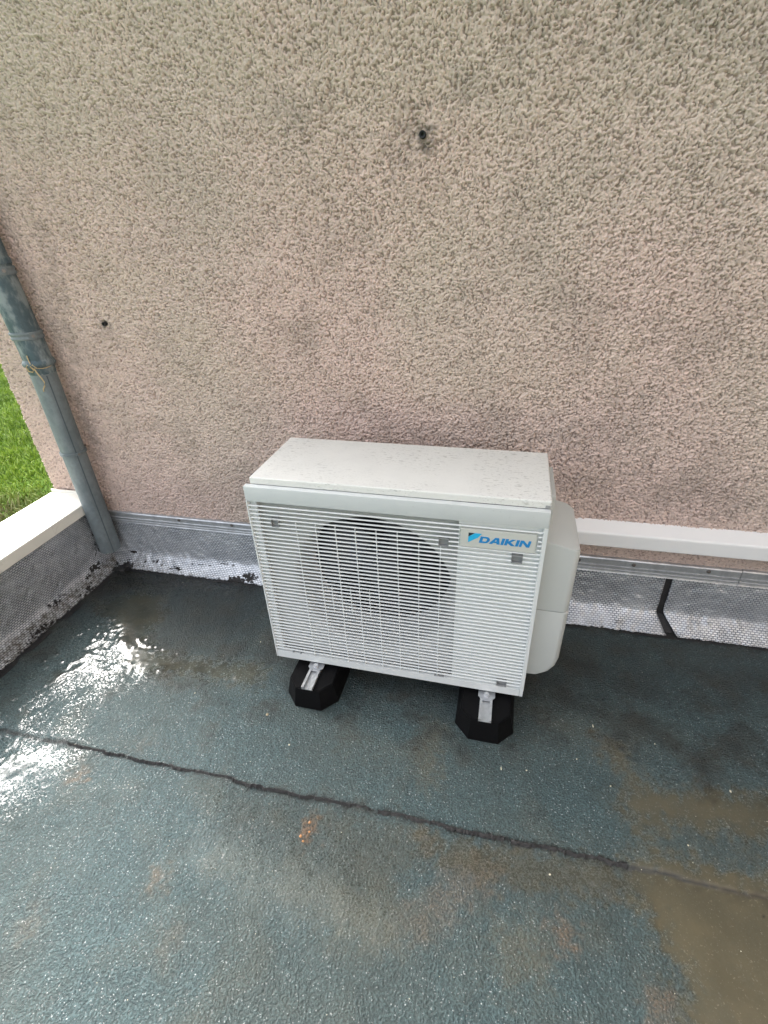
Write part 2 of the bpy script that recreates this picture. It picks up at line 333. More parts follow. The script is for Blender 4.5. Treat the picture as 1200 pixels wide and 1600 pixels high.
# ---- flat roof surface, with real overlap step, puddles and stains as attributes
def make_roof():
    st = .006; xs = np.arange(-1.20, 2.60, st); ys = np.arange(-1.95, -.02, st); nx, ny = len(xs), len(ys)
    X, Y = np.meshgrid(xs, ys, indexing='ij'); rng = np.random.default_rng(5)
    n1 = band_noise(nx, ny, st, .05, .30, rng); n2 = band_noise(nx, ny, st, .25, 1.2, rng); n3 = band_noise(nx, ny, st, .015, .06, rng)
    seam = -1.013+.0035*n2*.6+.0018*n1*.7
    Z = .0016*n2+.0006*n1+.00025*n3
    Z += .0045*(1/(1+np.exp(-(Y-seam)/.004)))*1.0 - .002
    wx = X+.014*n1+.0018*n3; wy = Y+.014*np.roll(n1, 97, 0)+.0018*np.roll(n3, 55, 1)
    pm = lambda pl, s: poly_mask(wx, wy, pl, s)
    W = np.full(X.shape, .06)+.03*n2+.02*n1
    pud = {
     'glare': (pm([(-1.06,-.80),(-.98,-.50),(-.86,-.42),(-.734,-.486),(-.70,-.60),(-.60,-.69),(-.74,-.82),(-.87,-.90)], .20), .66),
     'brown': (pm([(-1.06,-.37),(-.90,-.27),(-.78,-.25),(-.664,-.37),(-.70,-.47),(-.664,-.56),(-.533,-.60),(-.30,-.585),(-.10,-.575),(-.08,-.66),(-.643,-.66),(-.80,-.50)], .05), 1.0),
     'left': (pm([(-1.1,-1.03),(-.60,-1.02),(-.58,-1.10),(-.66,-1.26),(-1.1,-1.3)], .14), .66),
     'mid': (pm([(-.03,-1.05),(.30,-1.03),(.585,-1.045),(.56,-1.14),(.565,-1.31),(.40,-1.31),(.22,-1.27),(.05,-1.25),(.03,-1.16)], .06), .20),
     'mid2': (pm([(.585,-1.045),(1.17,-1.02),(1.165,-1.09),(1.01,-1.114),(.60,-1.125)], .03), .50),
     'right': (pm([(1.12,-.63),(1.19,-.69),(1.235,-.78),(1.60,-.745),(1.9,-.74),(1.9,-.83),(1.50,-.87),(1.30,-.875),(1.20,-.93),(1.17,-.86),(1.19,-.76)], .05), 1.0),
     'right2': (pm([(1.168,-.99),(1.30,-.975),(1.9,-.94),(1.9,-1.6),(1.22,-1.6),(1.235,-1.21),(1.19,-1.14),(1.165,-1.08)], .05), 1.0),
     'corner': (pm([(-1.12,-.10),(-.4,-.10),(-.45,-.20),(-.8,-.24),(-1.12,-.26)], .05), .45)}
    for m_, lv in pud.values(): W = W+m_*lv
    PP = np.clip(pud['brown'][0]+pud['right'][0]+pud['right2'][0], 0, 1); Z = Z*(1-PP)+(.0045/(1+np.exp(-(Y-seam)/.004))-.002)*PP
    mud = .55*pud['brown'][0]+.80*pud['right'][0]+.92*pud['right2'][0]+.50*pud['mid2'][0]+.42*pud['mid'][0]*np.clip((X-.1)*2, .25, 1)
    mud += .40*pm([(.555,-.70),(.62,-.69),(.624,-.909),(.573,-.91)], .05)+.22*pm([(.30,-.78),(.60,-.80),(.58,-.87),(.30,-.85)], .08)
    mud += .30*pm([(-.2,-.30),(.05,-.33),(.0,-.55),(-.25,-.48)], .14)+.28*pm([(.86,-.5),(1.3,-.55),(1.2,-.68),(.9,-.7)], .16)
    mud += .45*pm([(.80,-1.21),(.90,-1.19),(.93,-1.30),(.84,-1.33)], .06)
    mud += .09*np.clip(n2-.4, 0, 1)
    sp = lambda x, y, r, a=1.: a*np.clip(1.2-np.hypot((wx-x), (wy-y)*.75)/r, 0, 1)
    rust = sp(.287,-1.108,.030,1.1)+sp(.292,-1.085,.020,.5)+.5*pm([(.60,-1.26),(.69,-1.155),(.78,-1.145),(.66,-1.265)], .06)+sp(.975,-1.203,.035,.6)+sp(-.502,-1.105,.030,.55)+sp(-.068,-1.309,.030,.45)
    rust += sp(-.36,-.96,.03,.2)+sp(.62,-1.07,.03,.2)+.35*pm([(.69,-1.10),(.82,-1.08),(.83,-1.12),(.72,-1.14)], .05)+sp(1.17,-1.30,.04,.5)+sp(.05,-1.42,.03,.16)+sp(-.33,-1.46,.04,.25)
    pale = .50*pm([(-.02,-1.15),(.30,-1.19),(.55,-1.26),(.56,-1.31),(.30,-1.30),(-.04,-1.25)], .06)  # sheen of the wet film, painted as a lighter tone
    # dark joint along the overlap, broken up, and grime along the foil edges
    sw = .0045+.010*np.clip(band_noise(nx, ny, st, .04, .4, rng)*.5+.35, 0, 1)*np.clip((X+1.0)*.7, .25, 1)*np.where(X > 1.17, .25, 1)
    dk = np.clip(1.25-np.abs(Y-seam+.003)/sw, 0, 1)*.92
    dk = np.maximum(dk, .30*np.clip(1-np.abs(Y-seam+.012)/.03, 0, 1)*np.clip(n1*.5+.5, 0, 1))
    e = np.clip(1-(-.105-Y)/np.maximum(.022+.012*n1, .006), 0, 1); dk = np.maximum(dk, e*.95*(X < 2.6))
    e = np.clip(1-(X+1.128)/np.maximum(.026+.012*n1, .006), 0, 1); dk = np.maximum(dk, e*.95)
    dk = np.maximum(dk, np.clip(1.15-np.hypot(wx+1.07, wy+.14)/.075, 0, 1))
    dk = np.maximum(dk, .85*np.clip(1.1-np.hypot((wx+.40)*.55, wy+.13)/.05, 0, 1))
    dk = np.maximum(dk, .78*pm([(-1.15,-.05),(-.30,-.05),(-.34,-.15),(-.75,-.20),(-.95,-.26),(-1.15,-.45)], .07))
    sc = rng.random((nx, ny)); dk = np.maximum(dk, (sc > .9999)*.8)
    t = np.clip((Y+.80+.10*n2+.05*n1+.10*np.clip(X-.2, -1, 1)*0)/.42, 0, 1); damp_shade = t*t*(3-2*t)*(.60+.06*n1+.10*n2)
    damp_shade = np.maximum(damp_shade, .75*poly_mask(wx, wy, [(-1.2,-.05),(-.25,-.05),(-.2,-.45),(-.5,-.62),(-.8,-.42),(-1.0,-.5),(-1.2,-.9)], .16))
    damp_shade = np.maximum(damp_shade, .85*poly_mask(wx, wy, [(.0,-.60),(.88,-.62),(.95,-.1),(-.1,-.1)], .14))  # shade under the unit, painted in over its footprint
    damp_shade = np.maximum(damp_shade, .35*poly_mask(wx, wy, [(.02,-1.05),(.57,-1.04),(1.15,-1.03),(1.14,-1.11),(.60,-1.14),(.55,-1.24),(.02,-1.17)], .05))
    me = grid_mesh('flat_roof', np.stack([X.ravel(), Y.ravel(), Z.ravel()], 1), nx, ny)
    for nme, a in (('water', W), ('mud', mud), ('rust', rust), ('grime', dk), ('pale', pale), ('damp_shade', damp_shade)):
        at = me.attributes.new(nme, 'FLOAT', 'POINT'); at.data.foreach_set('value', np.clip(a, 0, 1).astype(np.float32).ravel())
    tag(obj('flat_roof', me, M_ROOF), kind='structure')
    bm = bmesh.new(); box(bm, -1.25, 6, -5, -.02, -.058, -.012)
    tag(obj('roof_deck', bm, M_ROOF), kind='structure')
    # the ragged bead of bitumen squeezed out of the overlap
    bm = bmesh.new(); rs = random.Random(3); x = -.62
    prev = None
    while x < 1.155:
        i = min(nx-1, int((x-xs[0])/st)); yy = float(seam[i, int((-1.013-ys[0])/st)])
        wv = .0016+.0036*rs.random()*(1.45 if x > .45 else .6)*(1.5 if x > .95 else 1); hh = .0042+.0035*rs.random()
        if rs.random() < .012: x += rs.uniform(.01, .03); prev = None; continue
        yy += rs.uniform(-.0015, .0015)
        ring = [bm.verts.new((x, yy-wv-.003, -.001)), bm.verts.new((x, yy-wv*.5, hh*.8)), bm.verts.new((x+rs.uniform(-.001, .001), yy, hh)), bm.verts.new((x, yy+wv*.7, .002))]
        if prev:
            for k in range(3): bm.faces.new((prev[k], prev[k+1], ring[k+1], ring[k]))
        prev = ring; x += rs.uniform(.003, .006)
    tag(obj('bitumen_seam', bm, M_TAR, smooth=50), kind='structure')
make_roof()

# ---- the rendered wall of the house: real relief where it is seen
wall = empty('rendered_wall', (-1.4547, 0, 0))
tag(wall, 'tall beige pink roughcast house wall rising behind the heat pump', 'wall')
def make_wall():
    st = .0026; x0, x1, z0, z1 = -1.4547, 2.10, .225, 2.20
    xs = np.arange(x0, x1, st); zs = np.arange(z0, z1, st); nx, nz = len(xs), len(zs)
    X, Z = np.meshgrid(xs, zs, indexing='ij'); rng = np.random.default_rng(9)
    a = band_noise(nx, nz, st, .0105, .022, rng); b = band_noise(nx, nz, st, .03, .09, rng); c = band_noise(nx, nz, st, .3, 1.0, rng)
    # thrown grains: overlapping rounded lumps of different sizes, highest one wins
    Hh = np.full(X.shape, -1.); 
    for cnt, r0, r1, hm in ((170000, .0033, .0056, .95), (240000, .0024, .0040, .85)):
        gx = rng.uniform(0, nx-1, cnt); gz = rng.uniform(0, nz-1, cnt); rad = rng.uniform(r0, r1, cnt)/st; hh = hm*rng.uniform(.45, 1.25, cnt); an = rng.uniform(0, 3.14, cnt); el = rng.uniform(.65, 1., cnt)
        for dx in range(-3, 4):
            for dz in range(-3, 4):
                ix = np.round(gx).astype(int)+dx; iz = np.round(gz).astype(int)+dz
                u = (ix-gx)*np.cos(an)+(iz-gz)*np.sin(an); v = (-(ix-gx)*np.sin(an)+(iz-gz)*np.cos(an))/el
                q = hh*(1-(u*u+v*v)/(rad*rad)); k = (q > 0) & (ix >= 0) & (ix < nx) & (iz >= 0) & (iz < nz)
                np.maximum.at(Hh, (ix[k], iz[k]), q[k])
    blob = np.clip(Hh, -.25, 1.2)*1.5-.7+.18*a
    h = .0056*blob+.0008*b+.0014*c
    low = np.clip((Z-.30)/.04, 0, 1); right = np.clip((X-.3)*4, 0, 1)
    calm = np.where((Z < .40) & (X > .3), .35, 1.)
    h = h*calm
    edge = np.clip((X-x0)/.012, 0, 1)
    Yv = -h-.004+.004*(1-edge)
    for (px, pz, r) in ((.434, 1.707, .012), (-.845, 1.181, .010)):
        d = np.hypot(X-px, Z-pz); Yv = np.where(d < r*2.2, Yv*np.clip(d/r-.9, .15, 1), Yv)
    Xo = X-x0; Xo[0, :] += .0; Xo = Xo+np.where(edge < .6, .0022*np.roll(blob, 31, 1), 0)
    stain = np.zeros(X.shape); nb = band_noise(nx, nz, st, .05, .5, rng)
    for (px, pz, rx, rz, am) in ((.434,1.690,.045,.055,.75),(.40,1.74,.06,.05,.35),(.36,1.66,.07,.09,.25),(-.845,1.181,.022,.020,1.3),(-.845,1.16,.05,.06,.35),
                                  (.05,1.78,.10,.06,.30),(1.05,1.9,.3,.12,.25),(.55,1.80,.10,.06,.25),(-1.04,1.15,.05,.25,.35),(-1.10,.75,.05,.35,.35),(-1.0,1.4,.05,.3,.3),
                                  (1.05,.80,.22,.12,.28),(1.1,.62,.2,.07,.30),(.6,.72,.35,.08,.25),(1.45,.62,.3,.1,.3),(-.25,.86,.2,.1,.12)):
        stain = np.maximum(stain, am*np.clip(1.1-np.hypot((X-px)/rx, (Z-pz)/rz)+.35*nb, 0, 1))
    cav = np.clip(.5-blob*.55, 0, 1)
    me = grid_mesh('render_coat', np.stack([Xo.ravel(), Yv.ravel(), Z.ravel()], 1), nx, nz)
    for nme, v in (('pit_shade', cav), ('stain', stain)):
        at = me.attributes.new(nme, 'FLOAT', 'POINT'); at.data.foreach_set('value', np.clip(v, 0, 1).astype(np.float32).ravel())
    obj('render_coat', me, M_STUCCO, wall)
    # wall core, its outer corner return and the storey above
    bm = bmesh.new(); box(bm, .004, 7.4, .006, 7, GZ-.1, 3.2)
    box(bm, .0, 3.56, -.004, .006, z1-.003, 3.2); box(bm, 3.548, 7.4, -.003, .006, .1, 3.2)
    obj('wall_core', bm, M_PLAIN, wall)
    # unseen eave board over the wall, sized for the sky it blocks
    obj('eave', bbox(-.35, 7.8, -.35, 7.2, 3.2, 3.34), M_WHITE, wall)
make_wall()
def plug(name, x, z, s, label):
    t = empty(name, (x, -.006, z)); tag(t, label, 'wall plug')
    bm = bmesh.new(); M = Matrix.Rotation(math.radians(90), 4, 'X')
    lathe(bm, [(.0045*s, -.014), (.0045*s, .0085), (.0078*s, .0095), (.0088*s, .006), (.0088*s, -.014)], 18, M)
    obj('collar', bm, M_COIL, t, 40)
    bm = bmesh.new(); r = lathe(bm, [(.0045*s, -.004)], 18, M); bm.faces.new(r[0]); obj('hole', bm, M_DARK, t)
plug('wall_plug', .434, 1.707, 1.15, 'small grey round plug with a hole, high in the middle of the wall')
plug('wall_plug', -.845, 1.181, .95, 'small dark plug in the wall to the right of the downpipe')

bm = bmesh.new(); box(bm, 3.3, 3.6, -6, -.03, GZ-.1, 5.5)  # unseen wall, added to block sky light from the right
tag(obj('side_sky_blocker', bm, M_PLAIN), 'unseen plain rendered wall added on the right to block the sky', 'wall')
# ---- parapet with foil flashing and coping
par = empty('parapet', (-1.32, 0, 0)); tag(par, 'low parapet at the left roof edge with cream white metal coping', 'parapet')
bm = bmesh.new(); box(bm, -.11, .088, -4.9, -.02, GZ+3.2, .322); obj('upstand', bm, M_PLAIN, par)
def coping():
    bm = bmesh.new(); xo, xi, zt, y1 = -.1347, .1304, .3752, -.014
    prof = [(xo, .30), (xo, zt-.004), (xo+.003, zt-.001), (xi-.004, zt), (xi, zt-.003), (xi, .3245), (xi-.008, .3245), (xi-.008, .318), (xo+.004, .30)]
    A = [bm.verts.new((x, -4.9, z)) for x, z in prof]; B = [bm.verts.new((x, y1, z)) for x, z in prof]; n = len(prof)
    for k in range(n): bm.faces.new((A[k], A[(k+1) % n], B[(k+1) % n], B[k]))
    bm.faces.new(A[::-1]); bm.faces.new(B)
    box(bm, xo-.004, xi-.004, y1-.0015, y1+.001, zt-.001, zt+.014)          # turned-up end against the wall
    return bm
obj('coping', coping(), M_CAP, par, 30)

def foil_strip(name, parent, start, end, prof, seed, dirtf, tarf, ragged=.002, endcut=None):
    """prof: list of (out, z) along the section; the strip runs along +u from start to end; built in (u, out, z)."""
    st = .008; us = np.arange(start, end+st*.5, st); nu = len(us)
    P = []
    for (a, b), (c, d) in zip(prof, prof[1:]):
        L = math.hypot(c-a, d-b); k = max(1, int(L/.008))
        for t in range(k): P.append((a+(c-a)*t/k, b+(d-b)*t/k))
    P.append(prof[-1]); P = np.array(P); nv = len(P)
    s = np.concatenate([[0], np.cumsum(np.hypot(*np.diff(P, axis=0).T))])
    rng = np.random.default_rng(seed); nz = band_noise(nu, nv, st, .05, .3, rng); nf = band_noise(nu, nv, st, .02, .06, rng); e = band_noise(nu, 8, st, .02, .12, rng)[:, 0]
    U = np.repeat(us[:, None], nv, 1); V = np.repeat(s[None], nu, 0)/s[-1]
    if endcut: U = U+endcut(U, V, us[0], us[-1])
    O = np.repeat(P[None, :, 0], nu, 0)+.0011*nz+.0003*nf; Zz = np.repeat(P[None, :, 1], nu, 0)+.0005*nz
    O = O+np.clip((V-.8)/.2, 0, 1)**2*ragged*e[:, None]; Zz = np.maximum(Zz, .0055+.0008*nf)
    uv = np.stack([U.ravel(), (V*s[-1]).ravel()], 1)
    co = np.stack([U.ravel(), O.ravel(), Zz.ravel()], 1)
    return co, nu, nv, uv, dirtf(U, V, nz, nf), tarf(U, V, nz, nf)
def build_foil(name, parent, data, xf):
    co, nu, nv, uv, dirt, tar = data
    me = grid_mesh(name, xf(co), nu, nv, uv)
    for nme, a in (('dirt', dirt), ('tar', tar)):
        at = me.attributes.new(nme, 'FLOAT', 'POINT'); at.data.foreach_set('value', np.clip(a, 0, 1).astype(np.float32).ravel())
    o = obj(name, me, M_FOIL, parent); md = o.modifiers.new('thickness', 'SOLIDIFY'); md.thickness = .002; md.offset = 0
    return o
wf = empty('wall_flashing', (0, 0, 0)); tag(wf, 'silver embossed foil flashing with aluminium bar along the foot of the wall', 'flashing')
PW = [(.012, .245), (.0125, .235), (.024, .080), (.029, .061), (.036, .052), (.090, .010), (.104, .006)]
def dW(U, V, n, f):
    corner = np.clip(1-(U+1.15)/.9, 0, 1)
    return np.clip(V-.70, 0, 1)*1.2*(.45+.9*corner)+.10*n+.10*corner+.10*np.clip(V-.62, 0, .05)*10
def tW(U, V, n, f):
    t = np.clip((V-.95)/.05, 0, 1)*.28
    for x, v, rx, rv, a in ((-1.075,.66,.035,.022,1.),(-.93,.80,.02,.05,.6),(-.985,.84,.012,.03,.8),(-.88,.86,.02,.02,.6),(-.80,.88,.04,.07,.65),(-.66,.76,.07,.02,.55),(-.47,.97,.06,.10,1.),(-.40,.9,.05,.10,.9),(-1.08,.93,.04,.12,.8),(-.56,.70,.05,.014,.6)):
        t = np.maximum(t, a*np.clip(1.25-np.hypot((U-x)/rx, (V-v)/rv)+.2*f, 0, 1))
    return t
xw = lambda c: np.stack([c[:, 0], -c[:, 1], c[:, 2]], 1)
gap = lambda V: np.interp(V, [0, .66, 1.], [0., -.004, .030])
build_foil('foil_strip', wf, foil_strip('f', wf, -1.20, 1.428, PW, 21, dW, tW, endcut=lambda U, V, a, b: gap(V)*np.clip((U-b+.05)/.05, 0, 1)), xw)
build_foil('foil_strip', wf, foil_strip('f', wf, 1.452, 4.2, PW, 22, dW, tW, endcut=lambda U, V, a, b: (gap(V)+.018*np.clip((V-.6)*2.5, 0, 1)-.004)*np.clip((a+.05-U)/.05, 0, 1)), xw)
bm = bmesh.new(); extrude_x(bm, [(-.004, .24), (-.004, .004), (-.082, .002), (-.020, .05), (-.008, .22)], 1.40, 1.53)
extrude_x(bm, [(-.088, .004), (-.118, .0035), (-.118, .002), (-.088, .001)], -1.12, 4.0)
obj('bitumen_backing', bm, M_TAR, wf)
def rail(x0, x1, zt, zb):
    bm = bmesh.new(); h = zt-zb
    prof = [(-.001, zt), (-.016, zt-.002), (-.019, zt-.007), (-.0165, zt-.011), (-.0165, zt-h*.50), (-.0205, zt-h*.53), (-.0205, zt-h*.59), (-.0165, zt-h*.62), (-.0165, zt-h*.74), (-.021, zt-h*.78), (-.021, zt-h*.85), (-.0165, zt-h*.88), (-.018, zb+.002), (-.020, zb), (-.001, zb)]
    extrude_x(bm, prof, x0, x1); return bm
r1 = obj('edge_bar', rail(-1.198, .42, .292, .232), M_ALUF, wf, 25)
r2 = obj('edge_bar', rail(.4225, 1.672, .298, .229), M_ALUF, wf, 25)
r3 = obj('edge_bar', rail(1.6745, 4.2, .299, .228), M_ALUF, wf, 25)
bm0 = bmesh.new(); Mx = Matrix.Rotation(math.radians(90), 4, 'X')
rr = lathe(bm0, [(.0078, 0), (.0078, .002), (.0058, .0026), (.0055, .006), (.003, .0068)], 12, Mx); bm0.faces.new(rr[-1])
scr = obj('screw', bm0, M_STEEL, r2, 35); scr.location = (1.085, -.0165, .276)
for par_, x, z in ((r2, 1.292, .276), (r2, 1.56, .280), (r2, .70, .276), (r1, -.756, .276), (r1, -.473, .277), (r1, -.10, .277), (r3, 1.82, .279), (r3, 2.2, .279)):
    s = scr.copy(); C.objects.link(s); s.parent = par_; s.location = (x, -.0165, z)

pf = empty('parapet_flashing', (-1.2, -.5, 0)); tag(pf, 'dirty grey embossed foil flashing on the inner face of the left parapet', 'flashing')
PP = [(.0, .328), (.002, .32), (.006, .10), (.010, .062), (.018, .050), (.072, .010), (.084, .006)]
def dP(U, V, n, f): return .25+np.clip((V-.76)*12, 0, 1)*.42+.03*n  # even base film paints the upstand's dark reflection; the foot strip is dirt
def tP(U, V, n, f):
    t = np.clip((V-.93)/.07, 0, 1)*.40
    for u, v, ru, rv, a in ((.17,.78,.05,.05,.85),(.25,.83,.04,.04,.7),(.43,.80,.05,.05,.7),(.30,.95,.08,.05,.6),(.60,.95,.1,.06,.7),(.06,.3,.05,.3,.75),(.10,.62,.05,.1,.5)):
        t = np.maximum(t, a*np.clip(1.25-np.hypot((U-u)/ru, (V-v)/rv)+.25*f, 0, 1))
    return t
xp = lambda c: np.stack([-1.212+c[:, 1]+1.2, -c[:, 0]+.5, c[:, 2]], 1)
build_foil('foil_strip', pf, foil_strip('p', pf, .028, .768, PP, 31, dP, tP, endcut=lambda U, V, a, b: .03*V*np.clip((U-b+.05)/.05, 0, 1)), xp)
build_foil('foil_strip', pf, foil_strip('p', pf, .786, 4.0, PP, 32, dP, tP, endcut=lambda U, V, a, b: .03*V*np.clip((a+.05-U)/.05, 0, 1)), xp)
bm = bmesh.new()
for prof in ([(-.030, .31), (-.030, .004), (.060, .0015), (-.006, .046), (-.018, .30)], [(.066, .004), (.100, .0035), (.100, .002), (.070, .001)]):
    A = [bm.verts.new((x, -3.3, z)) for x, z in prof]; B = [bm.verts.new((x, .48, z)) for x, z in prof]; n = len(prof)
    for k in range(n): bm.faces.new((A[k], A[(k+1) % n], B[(k+1) % n], B[k]))
    bm.faces.new(A[::-1]); bm.faces.new(B)
obj('bitumen_backing', bm, M_TAR, pf)

# ---- white profile fixed along the wall at right
def trunk():
    bm = bmesh.new()
    extrude_x(bm, [(-.003, .4665), (-.066, .446), (-.0695, .442), (-.0705, .437), (-.0705, .388), (-.0690, .385), (-.062, .385), (-.062, .388), (-.003, .388)], .48, 4.2); return bm
tag(obj('white_wall_profile', trunk(), M_WHITE), 'long white metal profile running along the wall to the right of the heat pump', 'trim')

# ================================================================ downpipe
dp = empty('downpipe', (-1.1538, -.0832, .10)); tag(dp, 'blue grey zinc downpipe standing in the roof corner on the left', 'downpipe')
def pipe(z0, z1, r, n=40, inner=True):
    bm = bmesh.new(); rings = []
    k = max(2, int((z1-z0)/.05)); zs = [z0+(z1-z0)*i/k for i in range(k+1)]
    prof = [(r, z) for z in zs]
    if inner: prof = [(r-.0015, zs[-1])]+prof[::-1]+[(r-.0015, z0), (r-.0015, z0+.05)]
    lathe(bm, prof, n)
    # soldered lap seam running down the front
    a = math.radians(-48); c, s = math.cos(a), math.sin(a)
    box(bm, r-.0006, r+.0016, -.0035, .0035, z0, z1-.001, Matrix.Rotation(a, 4, 'Z'))
    return bm
obj('lower_pipe', pipe(.008, .955, .0494), M_ZINC, dp, 40)
bm = bmesh.new(); box(bm, .0485, .0515, -.0022, .0022, .010, .895, Matrix.Rotation(math.radians(-33), 4, 'Z')); obj('solder_seam', bm, M_DZ, dp)
obj('upper_pipe', pipe(.955, 3.0, .0535), M_ZINC2, dp, 40)
bm = bmesh.new(); lathe(bm, [(.0494, .900), (.0512, .905), (.0512, .928), (.0590, .934), (.0615, .942), (.0590, .950), (.0545, .956), (.0525, .962)], 40); obj('socket_bead', bm, M_ZINC2, dp, 40)
def clamp(z, r, h, mat, stud=True):
    bm = bmesh.new(); lathe(bm, [(r, z-h/2), (r+.0045, z-h/2), (r+.0058, z-h*.36), (r+.0058, z-h*.22), (r+.0030, z-h*.1), (r+.0030, z+h*.1), (r+.0058, z+h*.22), (r+.0058, z+h*.36), (r+.0045, z+h/2), (r, z+h/2)], 40)
    o = obj('pipe_clamp', bm, mat, dp, 40)
    if stud:
        bm = bmesh.new(); a = math.radians(-38); M = Matrix.Rotation(a, 4, 'Z')
        M = Matrix.Rotation(math.radians(-26), 4, 'Z')
        tube(bm, [M @ Vector((r, 0, z)), M @ Vector((r+.0085, 0, z))], max(.009, h*.50), 20)
        obj('clamp_lug', bm, mat, o, 30)
        bm = bmesh.new(); tube(bm, [M @ Vector((r+.006, 0, z)), M @ Vector((r+.014, 0, z))], max(.0050, h*.23), 6)
        obj('bolt', bm, M_STEEL, o, 30)
    bm = bmesh.new(); tube(bm, [(0, r, z), (0, .080, z)], .005, 8); obj('wall_stud', bm, M_STEEL, o, 40)
    return o
clamp(.543, .0494, .014, M_ZINC, True)
clamp(1.052, .0535, .028, M_ZINC); clamp(1.285, .0535, .028, M_ZINC)
bm = bmesh.new(); lathe(bm, [(.0535, 1.305), (.0570, 1.308), (.0570, 1.325), (.0535, 1.332)], 40); obj('sleeve', bm, M_ZINC2, dp, 40)
for o in [o for o in dp.children_recursive if o.name.split('.')[0] in ('upper_pipe', 'pipe_clamp', 'sleeve', 'clamp_lug', 'bolt', 'wall_stud')]:
    for v in o.data.vertices:                     # the upper length leans out to the left
        if v.co.z > .96: v.co.x -= .085*(v.co.z-.96); 
# spilled bitumen and the dark outlet below the pipe
bm = bmesh.new(); rs = random.Random(4)
for k in range(26):
    a = rs.uniform(0, 6.28); r_ = rs.uniform(0, .05)
    v = [bm.verts.new((-1.105+r_*math.cos(a)+.016*math.cos(t*1.047+a), -.105+r_*math.sin(a)*.8+.016*math.sin(t*1.047+a), .004+rs.uniform(0, .012))) for t in range(6)]
    c0 = bm.verts.new((-1.105+r_*math.cos(a), -.105+r_*math.sin(a)*.8, .012+rs.uniform(0, .014)))
    for t in range(6): bm.faces.new((v[t], v[(t+1) % 6], c0))
tag(obj('bitumen_patch', bm, M_TAR, smooth=60), 'black lump of bitumen in the roof corner under the downpipe', 'bitumen patch')
# twine
bm = bmesh.new(); c0 = Vector((-1.1538, -.0832, 0)); pts = []
def onp(a, z, r=.0545): return c0+Vector((r*math.cos(math.radians(a)), r*math.sin(math.radians(a)), z))
tube(bm, [onp(a, 1.030+.004*math.sin(a*.05), .0525) for a in range(-170, 200, 12)], .0016, 6)
TW = 12
tube(bm, [onp(TW-92, 1.034, .056), onp(TW-100, 1.045, .060), onp(TW-108, 1.036, .062), onp(TW-104, 1.020, .060), onp(TW-90, 1.016, .058), onp(TW-82, 1.026, .060), onp(TW-88, 1.040, .062), onp(TW-80, 1.046, .060), onp(TW-70, 1.030, .058)], .0026, 6)
tube(bm, [onp(TW-84, 1.030, .058), onp(TW-88, 1.060, .058), onp(TW-90, 1.082, .056)], .0021, 6)
tube(bm, [onp(TW-80, 1.030, .058), onp(TW-74, 1.012, .060), onp(TW-66, .990, .060), onp(TW-62, .972, .058), onp(TW-66, .958, .058), onp(TW-76, .945, .056), onp(TW-78, .935, .056)], .0025, 6)
tag(obj('twine', bm, M_TWINE, smooth=60), 'frayed beige twine knotted round the downpipe joint', 'twine')

# ================================================================ outdoor unit
AX, AY, AZ, AW = 0.0, -0.57909, 0.11124, -0.012789
hp = empty('heat_pump', (AX, AY, AZ), AW); tag(hp, 'white outdoor air conditioning unit with slatted front grille on two black feet', 'air conditioner')
W_, H_, D_, F_ = .875, .735, .3222, -.0206
# casing: five thick sheets round a dark interior
bm = bmesh.new()
for b in ((.006, W_-.006, D_-.006, D_-.002, .004, H_-.022), (.004, .008, .002, D_-.002, .004, H_-.022), (W_-.008, W_-.004, .002, D_-.002, .004, H_-.022), (.006, W_-.006, .002, D_-.002, .0, .006)): box(bm, *b)
obj('casing', bm, M_CASE, hp)
bm = bmesh.new(); box(bm, .012, .630, D_-.032, D_-.031, .010, .70); box(bm, .012, .630, .15, .29, .700, .703); box(bm, .632, .636, .03, .29, .008, .70); obj('inner_shroud', bm, M_DARK, hp)
def lid():
    bm = bmesh.new(); box(bm, 0, W_, 0, D_, H_-.021, H_)
    bmesh.ops.bevel(bm, geom=[e for e in bm.edges if all(v.co.z > H_-.001 for v in e.verts) or abs(e.verts[0].co.z-e.verts[1].co.z) > .01], offset=.005, segments=3, profile=.6, affect='EDGES')
    return bm
obj('top_panel', lid(), M_LID, hp, 35)
bm = bmesh.new(); box(bm, W_-.016, W_-.004, -.0014, .0, H_-.0195, H_-.012)
obj('lid_corner_notch', bm, M_BACK, hp)
# interior
bm = bmesh.new(); box(bm, .012, W_-.012, D_-.030, D_-.008, .008, H_-.024); obj('heat_exchanger', bm, M_COIL, hp)
cxf, czf, RB = .362, .352, .270
def bell():
    """front plate with round opening and a deep inward duct"""
    bm = bmesh.new(); n = 64; y0 = .020; x0, x1, z0, z1 = .0085, .640, .010, .706
    cir = [(cxf+RB*math.cos(2*math.pi*k/n), czf+RB*math.sin(2*math.pi*k/n)) for k in range(n)]
    def sq(k):
        a = 2*math.pi*k/n; c, s = math.cos(a), math.sin(a)
        t = min(((x1-cxf) if c > 0 else (x0-cxf))/c if abs(c) > 1e-6 else 1e9, ((z1-czf) if s > 0 else (z0-czf))/s if abs(s) > 1e-6 else 1e9)
        return cxf+c*t, czf+s*t
    O = [bm.verts.new((sq(k)[0], y0, sq(k)[1])) for k in range(n)]
    I = [bm.verts.new((x, y0, z)) for x, z in cir]
    rings = [I]
    for sc, y in ((.985, .024), (.968, .032), (.955, .050), (.90, .150)):
        rings.append([bm.verts.new((cxf+(x-cxf)*sc, y, czf+(z-czf)*sc)) for x, z in cir])
    for A, B in zip([O]+rings, rings):
        for k in range(n): bm.faces.new((A[k], A[(k+1) % n], B[(k+1) % n], B[k]))
    return bm
obj('bell_mouth', bell(), M_BELL, hp, 60)
